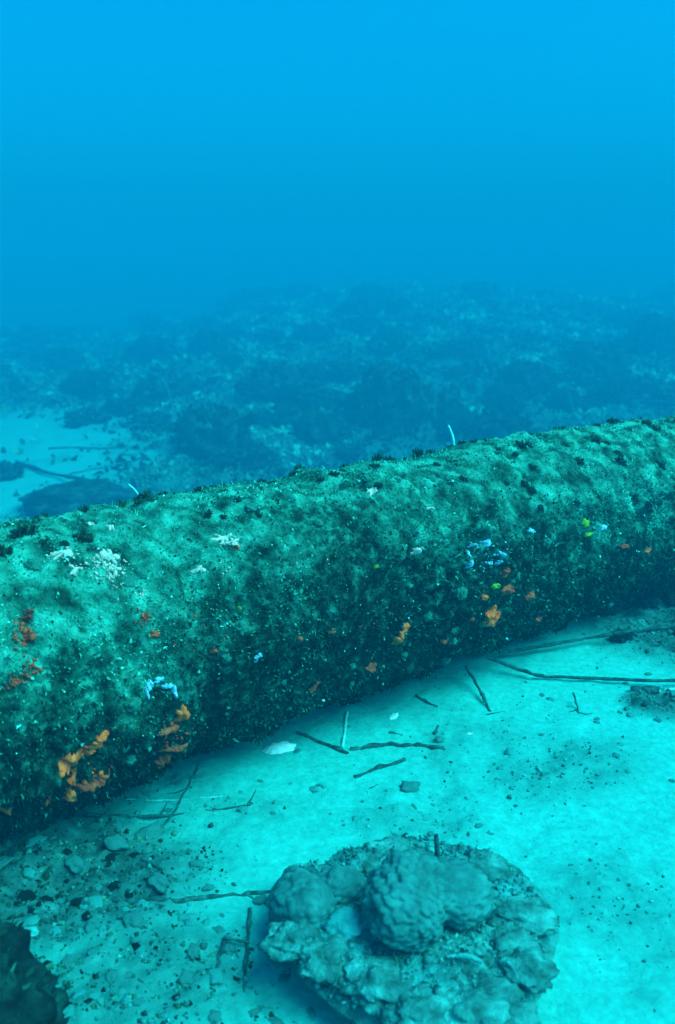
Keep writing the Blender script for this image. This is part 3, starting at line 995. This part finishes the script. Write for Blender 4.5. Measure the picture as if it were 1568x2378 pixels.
# ------------------------------------------------------------------ loose stones
ST = [rock_mesh('stone', k * 3.1, 3, fl, m_, .5, 1.4) for k, (fl, m_) in enumerate(((.5, 'stone'), (.7, 'stone'), (.4, 'pale_stone'), (.6, 'pale_stone'), (.45, 'stone'), (.55, 'dark_rock')))]
for (x, y, w, v_, lb) in [
    (457, 2010, 36, 1, 'small rounded dark stone alone on the sand left of the slab'),
    (175, 2010, 48, 1, 'dark stone in the rubble below the near end of the pipe'),
    (270, 1962, 60, 0, 'low dark rock lump below the twig at the near end of the pipe'),
    (350, 1945, 75, 1, 'elongated dark debris lump beside the lower left rubble'),
    (952, 1829, 56, 0, 'dark lump of debris on the open sand below the pipe'),
    (485, 2065, 26, 4, 'dark pebble just above the long dark twig'),
    (604, 2092, 34, 1, 'dark knobbly stone where the long twig meets the slab'),
    (1020, 1722, 26, 1, 'dark pebble at the end of the thick twig below the pipe'),
    (1258, 1707, 14, 4, 'tiny dark pebble on the sand right of the leaning twig'),
    (1260, 1615, 14, 1, 'tiny dark pebble below the lower rope'),
    (1455, 1648, 16, 1, 'dark pebble near the short black chunk'),
    (1440, 1655, 14, 4, 'second dark pebble near the short black chunk'),
    (635, 1890, 16, 4, 'small dark pebble right of the long twig tip'),
    (1183, 1748, 26, 3, 'pale pebble in the faint rubble on the open sand'),
    (1560, 1815, 14, 1, 'dark pebble at the right edge of the sand'),
    (725, 2360, 20, 3, 'pale pebble at the foot of the slab'),
    (430, 2275, 50, 0, 'dark patchy stone in the lower left rubble'),
    (260, 2270, 36, 4, 'dark stone in the middle of the lower left rubble'),
    (690, 1745, 18, 1, 'dark pebble right of the white shell')]:
    q = at(x, y)
    rock(ST[v_], q, w * px_scale(q) * .40, x * .37, lb, 'stone', 'stone', None, 1.1, .9, .02)
zones = [(*g0(120, 2050), .28, .22, 90, .005, .022), (*g0(300, 2250), .30, .20, 100, .004, .015), (.62, 2.05, .26, .16, 16, .004, .011), (.20, 1.83, .2, .09, 16, .004, .010), (-.30, 1.98, .3, .1, 16, .005, .014),
         (.95, 2.45, .3, .2, 14, .005, .016), (-.1, 1.28, .14, .14, 14, .006, .014)]
zlab = ['rubble stone in the dark patch below the near end of the pipe', 'rubble stone on the lower left sand', 'pebble in the faint rubble on the right sand', 'pebble in the faint rubble at mid sand',
        'pebble close below the near half of the pipe', 'pebble on the sand near the lower rope', 'pebble beside the left edge of the coral slab']
for (cx, cy, rx, ry, n_, a0, a1), lb in zip(zones, zlab):
    for k in range(n_):
        a_, r_ = R2.uniform(0, 6.28), math.sqrt(R2.random())
        rock(ST[R2.choice((0, 1, 2, 3, 3, 4, 2) if 'dark patch' not in lb else (0, 1, 4, 5, 5, 3))], (cx + math.cos(a_) * r_ * rx, cy + math.sin(a_) * r_ * ry), a0 + (a1 - a0) * R2.random() ** 2.2, k * 1.9, lb, 'rubble_stone', 'stone', lb.replace('stone', 'stones', 1).replace('pebble', 'pebbles', 1), 1.2, .8, -.05)

# ------------------------------------------------------------------ twigs, ropes and shells on the sand
twig([(170, 1890), (250, 1896), (310, 1899), (425, 1892), (505, 1882), (582, 1871)], 11, 'long dark twig lying on the sand under the near end of the pipe', taper=.5, sides=2)
twig([(462, 1778), (445, 1810), (425, 1850), (400, 1892), (378, 1920)], 9, 'dark twig crossing over the long twig under the pipe', raise_=[.05, .04, .03, .02, 0], sides=1)
twig([(295, 1857), (360, 1860), (425, 1858), (520, 1849)], 6, 'pale straight twig close below the near part of the pipe', 'pale_wood')
twig([(262, 2091), (300, 2096), (350, 2091), (415, 2092), (500, 2084), (560, 2080), (628, 2074)], 15, 'long thick dark twig touching the left side of the coral slab', taper=.75, sides=1)
twig([(526, 2180), (514, 2215), (502, 2255), (490, 2300)], 15, 'left prong of the broken dark twigs left of the slab', taper=.7)
twig([(581, 2112), (577, 2160), (573, 2210), (566, 2308)], 12, 'right prong of the broken dark twigs left of the slab', taper=.8)
twig([(522, 2178), (550, 2184), (580, 2190)], 9, 'short dark twig bridging two prongs left of the slab', raise_=[.012, .014, .012])
twig([(540, 2200), (552, 2220), (557, 2245)], 6, 'thin bent twig between the two prongs')
twig([(690, 1703), (740, 1724), (808, 1752)], 12, 'dark twig with knobbed end sticking out below the pipe', taper=1.15)
twig([(806, 1655), (801, 1690), (795, 1738)], 9, 'pale upright twig below the middle of the pipe', 'pale_wood', taper=.8)
twig([(815, 1741), (850, 1737), (905, 1731), (940, 1734), (975, 1733), (1030, 1739)], 12, 'knobbly horizontal dark twig on the sand below the pipe', knob=.7, taper=1.1, sides=1)
twig([(824, 1806), (885, 1784), (940, 1766)], 12, 'straight slanting dark twig below the knobbly one', taper=1.2)
twig([(1083, 1549), (1105, 1586), (1125, 1621), (1138, 1653)], 10, 'dark twig leaning from under the pipe down to the sand', taper=.8, raise_=[.05, .03, .015, 0])
twig([(1130, 1528), (1195, 1551), (1235, 1565), (1270, 1573), (1375, 1577), (1500, 1581), (1620, 1582)], 10, 'lower dark rope running from under the pipe to the right edge', name='rope', cat='rope', taper=.9, knob=.2, raise_=[.05, .03, .02, 0.01, 0.01, .02, .02])
twig([(1160, 1517), (1285, 1498), (1375, 1481), (1435, 1471), (1568, 1456), (1660, 1448)], 10, 'upper dark rope rising behind the lower rope to the right edge', name='rope', cat='rope', taper=.9, knob=.25, raise_=[.03, .03, .03, .04, .06, .06])
twig([(968, 1618), (985, 1628), (1016, 1642)], 12, 'stubby dark twig like a seed pod close below the pipe', taper=.35, knob=.5)
twig([(1466, 1605), (1495, 1604), (1528, 1606)], 20, 'short thick black chunk of wood near the right edge', name='wood_chunk', cat='driftwood', taper=.9)
twig([(1530, 1606), (1568, 1600), (1600, 1598)], 6, 'pale thin twig at the right edge beside the black chunk', 'pale_wood')
twig([(1331, 1609), (1338, 1632), (1344, 1658)], 6, 'small thin twig standing in the faint rubble at right', raise_=[.03, .015, 0], sides=2)
twig([(905, 1702), (935, 1709)], 8, 'tiny dark twig above the knobbly horizontal one')
twig([(1008, 1706), (1018, 1686)], 10, 'tiny dark upright twig right of the tiny flat one')
twig([(858, 1832), (880, 1822)], 5, 'tiny curved twig below the slanting twig')
twig([(330, 1995), (360, 2012), (375, 2022)], 12, 'short dark twig between the rubble and the lone stone')
twig([(380, 2040), (420, 2058)], 9, 'small dark twig above the long thick twig')
twig([(1390, 2232), (1440, 2225)], 7, 'tiny twig on the sand right of the slab')
twig([(1130, 1660), (1175, 1652)], 4, 'hair-thin twig at the foot of the leaning twig')
twig([(1030, 1578), (1060, 1575), (1100, 1577)], 4, 'hair-thin twig beside the top of the leaning twig')
# branches behind the pipe
twig([(40, 1074), (105, 1097), (160, 1109), (243, 1123)], 12, 'hazy thick branch lying over the long flat rock', name='branch', cat='branch', raise_=[.02, .06, .12, .16])
twig([(278, 1062), (307, 1085), (345, 1104), (390, 1117)], 9, 'hazy branch slanting down right of the sand patch', name='branch', cat='branch', sides=2)
twig([(163, 1102), (204, 1093), (256, 1084), (288, 1097), (340, 1110)], 6, 'hazy bent branch across the middle of the sand patch', name='branch', cat='branch', sides=1)
twig([(330, 1124), (383, 1117), (450, 1104), (520, 1094)], 8, 'hazy branch close behind the pipe crest left of centre', name='branch', cat='branch', sides=2)
twig([(112, 1043), (166, 1040), (230, 1043), (300, 1036)], 7, 'hazy straight branch on the upper sand patch', name='branch', cat='branch')
twig([(20, 1207), (80, 1196), (110, 1192)], 8, 'dark twig behind the near end of the pipe at left')
twig([(240, 1052), (300, 1058), (370, 1050)], 6, 'hazy thin branch at the right rim of the sand patch', name='branch', cat='branch', sides=2)
twig([(590, 1020), (640, 1006), (720, 1000)], 4, 'pale curved stem between the dark boulders', 'whip', 'branch', 'branch', raise_=[.05, .12, .1])
twig([(650, 1045), (720, 1075), (790, 1068)], 6, 'dark branch low between boulders left of centre', name='branch', cat='branch', sides=2)
twig([(760, 1060), (850, 1030), (930, 1000)], 6, 'dark branch leaning on the largest boulder', name='branch', cat='branch', raise_=[0, .08, .15])

# white shell and pale stones
def shell(px, py, wpx, label, rz, mat='shell', flat=.3):
    q = at(px, py)
    r_ = wpx * px_scale(q) * .5
    nu, nv2 = 12, 32
    U, Vv = np.meshgrid(np.linspace(0, 1, nu), np.linspace(0, 2 * np.pi, nv2, endpoint=False), indexing='ij')
    U, Vv = U.ravel(), Vv.ravel()
    edge = 1 + .08 * np.sin(Vv * 9) + .25 * np.cos(Vv)
    x = U * edge * np.cos(Vv); y = U * edge * np.sin(Vv) * .62
    z = flat * (1 - U ** 2) + .03 * np.sin(Vv * 9) * U
    top = np.stack([x, y, z], -1)
    bot = np.stack([x * .97, y * .97, z - .08], -1)
    V_ = np.concatenate([top, bot]) * r_
    f1 = grid_faces(nu, nv2, True)
    f2 = f1[:, ::-1] + nu * nv2
    k = np.arange(nv2); k2 = (k + 1) % nv2
    b_ = (nu - 1) * nv2
    f3 = np.stack([b_ + k, b_ + nu * nv2 + k, b_ + nu * nv2 + k2, b_ + k2], -1)
    ob_ = mesh_obj('shell', V_, np.concatenate([f1, f2, f3]), M[mat])
    ob_.location = (q[0], q[1], q[2] + .08 * r_)
    ob_.rotation_euler = (.15, -.1, rz)
    return tag(ob_, label, 'shell')


shell(638, 1745, 78, 'large white shell on the sand just below the pipe', .2)
shell(915, 1668, 34, 'flat pale shell below the middle of the pipe', 1.0, flat=.15)
shell(1090, 2100 - 395, 14, 'tiny white shell on the sand right of the twigs', .4)
shell(75, 2165, 40, 'pale thin shell fragment beside the black corner rock', 2.4, 'pale_stone', .1)

# ------------------------------------------------------------------ sea whips on the hazy slope
def whip(pxs, wpx, label, h0=.0):
    a_ = at(*pxs[0])
    d_ = float(np.linalg.norm(a_ - (0, 0, CAM_H)))
    pts_ = [a_ - (0, 0, .03)] + [cam_ray(x, y) * d_ * (1 + .006 * i) + (0, 0, CAM_H) for i, (x, y) in enumerate(pxs[1:], 1)]
    r_ = wpx * d_ / FPX * .30
    rigid_tube('sea_whip', pts_, [r_] * (len(pts_) - 1) + [r_ * .5], M['whip'], label, 'sea whip', knob=.1, nseg=6)


for pts_, w, lb in [
    ([(405, 965), (398, 930), (385, 890), (362, 868), (335, 865)], 4, 'tall pale sea whip arching left behind the sand patch'),
    ([(498, 905), (506, 888), (525, 880), (548, 887)], 4, 'small pale arched sea whip left of centre on the slope'),
    ([(290, 1010), (300, 992), (318, 985), (330, 992)], 4, 'pale arched sea whip on the right rim of the sand patch'),
    ([(305, 905), (315, 890), (332, 887)], 3, 'short pale sea whip above the sand patch'),
    ([(1157, 830), (1153, 805), (1146, 790)], 3, 'thin straight sea whip right of centre high on the slope'),
    ([(1385, 890), (1376, 862), (1357, 848), (1330, 860), (1318, 885)], 3, 'pale looped sea whip on the right slope'),
    ([(1360, 985), (1340, 965), (1328, 935), (1320, 905)], 4, 'pale forked sea whip just behind the pipe at right'),
    ([(1290, 985), (1305, 968), (1333, 965)], 4, 'short pale side branch of whip just behind the pipe at right'),
    ([(1012, 985), (1010, 945), (1014, 905)], 4, 'pale upright sea whip beside the leaning dark boulder'),
    ([(838, 965), (835, 940), (825, 915), (805, 905)], 3, 'faint sea whip arching left of the largest boulder'),
    ([(395, 880), (380, 862), (350, 855)], 3, 'faint arched sea whip high behind the sand patch'),
    ([(1480, 800), (1472, 780), (1460, 770)], 3, 'faint short sea whip at upper right of the slope'),
    ([(690, 1050), (680, 1030), (668, 1022)], 4, 'short pale sea whip close behind the pipe left of centre'),
    ([(870, 1075), (960, 1010)], 3, 'pale straight stem low behind the middle of the pipe'),
    ([(1420, 935), (1500, 930), (1560, 935)], 3, 'faint level stem near the right edge of the slope')]:
    whip(pts_, w, lb)

# ------------------------------------------------------------------ uncountable ground cover
n = 110000
y = 2.2 + 58 * RNG.random(n) ** 1.2; x = (RNG.random(n) - .47) * (10 + y * 1.1)
m_ = reef_mask(x, y)
q = -(x * N[0] + y * N[1]) - PIPE_D
keep = (RNG.random(n) < m_ * 1.1) & (np.abs(q) > .25) & ((q > .25) | (m_ > .5))
x, y = x[keep], y[keep]
dist = np.hypot(x, y)
z = Hq(x, y)
base = np.stack([x, y, z], -1)
tn = np.clip(.40 + .5 * fbm(base * .5, 3) + RNG.normal(0, .13, len(x)), 0, .78)
sz = np.minimum((RNG.gamma(2.2, .008, len(x)) + .006) * (1 + .12 * dist) * np.where(q[keep] > 0, 1, .35), .03 + .006 * dist)
g1 = blades(base - (0, 0, .004), np.tile([[0, 0, 1.]], (len(x), 1)), sz * 1.4, sz * 1.0, tn, 1.3)
k2 = RNG.random(len(x)) < .5
g2 = crumbs(base[k2] + (0, 0, .005), sz[k2] * .8, tn[k2])
nx_, ny_ = RNG.uniform(-1.3, 0, 26000), RNG.uniform(1.05, 2.2, 26000)
nm_ = reef_mask(nx_, ny_)
k3 = RNG.random(26000) < np.clip(nm_ - .12, 0, 1) * np.clip(.5 + fbm(np.stack([nx_ * 12, ny_ * 12, 0 * nx_], -1), 3), 0, 1)
nx_, ny_ = nx_[k3], ny_[k3]
nb_ = np.stack([nx_, ny_, Hq(nx_, ny_) - .002], -1)
ns_ = RNG.gamma(1.6, .0016, len(nx_)) + .0014
g3 = crumbs(nb_ + (0, 0, .001), ns_, np.clip(.22 + .28 * fbm(nb_ * 9, 3) + RNG.normal(0, .16, len(nx_)), 0, .9))
V, F, T = join(g1, g2, g3)
tag(mesh_obj('reef_turf', V, F, M['turf'], smooth=False, tone=T), 'low turf algae and coral rubble covering the reef ground', 'algae', None, 'stuff')

n = 60000
x = RNG.uniform(-1.4, 2.4, n); y = RNG.uniform(.7, 4.0, n)
m_ = reef_mask(x, y)
cl = fbm(np.stack([x * 3, y * 3, 0 * x + 6], -1), 3)
keep = RNG.random(n) < np.clip(.03 + .2 * cl + .9 * m_, .012, 1)
x, y, m_ = x[keep], y[keep], m_[keep]
sz = RNG.gamma(1.7, .0011, len(x)) + .0008 + .0035 * m_ * RNG.random(len(x))
tn = np.clip(RNG.normal(.62, .25, len(x)) - .42 * m_, 0, 1)
V, F, T = crumbs(np.stack([x, y, Hq(x, y) + sz * .2], -1), sz, tn)
tag(mesh_obj('gravel', V, F, M['rubble'], smooth=False, tone=T), 'fine shell grit and gravel scattered over the sand', 'gravel', None, 'stuff')

n = 260
yy = RNG.uniform(1.2, 9, n)
sn = np.stack([(RNG.random(n) - .5) * yy * 1.0, yy, CAM_H - .12 + (RNG.random(n) - .42) * yy * .85], -1)
sn = sn[sn[:, 2] > .12]
sn = sn[sn[:, 2] < 3.6]
V, F, T = crumbs(sn, np.minimum(RNG.gamma(2.0, .0005, len(sn)) + .0004, .0016), RNG.uniform(.8, 1, len(sn)))
tag(mesh_obj('marine_snow', V, F, M['rubble'], smooth=False, tone=T), 'tiny pale particles drifting in the water', 'particles', None, 'stuff')

# ------------------------------------------------------------------ the water between camera and reef
hz = bpy.data.materials.new('sea_water')
hz.use_nodes = True
hn = hz.node_tree.nodes
hn.clear()
h_out = hn.new('ShaderNodeOutputMaterial')
h_vol = hn.new('ShaderNodeVolumePrincipled')
h_vol.inputs['Color'].default_value = HAZE_COLOR
h_vol.inputs['Density'].default_value = HAZE_DENSITY
h_vol.inputs['Anisotropy'].default_value = 0.0
hz.node_tree.links.new(h_vol.outputs[0], h_out.inputs['Volume'])
X0, X1, Y0, Y1, Z0, Z1 = -80, 80, -9, 106, -5.6, 5.6
Vb = np.array([(X0, Y0, Z0), (X1, Y0, Z0), (X1, Y1, Z0), (X0, Y1, Z0), (X0, Y0, Z1), (X1, Y0, Z1), (X1, Y1, Z1), (X0, Y1, Z1)], float)
Fb = np.array([(3, 2, 1, 0), (4, 5, 6, 7), (0, 1, 5, 4), (1, 2, 6, 5), (2, 3, 7, 6), (3, 0, 4, 7)])
tag(mesh_obj('haze', Vb, Fb, hz, smooth=False), 'blue sea water that veils the distant reef', 'water', None, 'stuff')
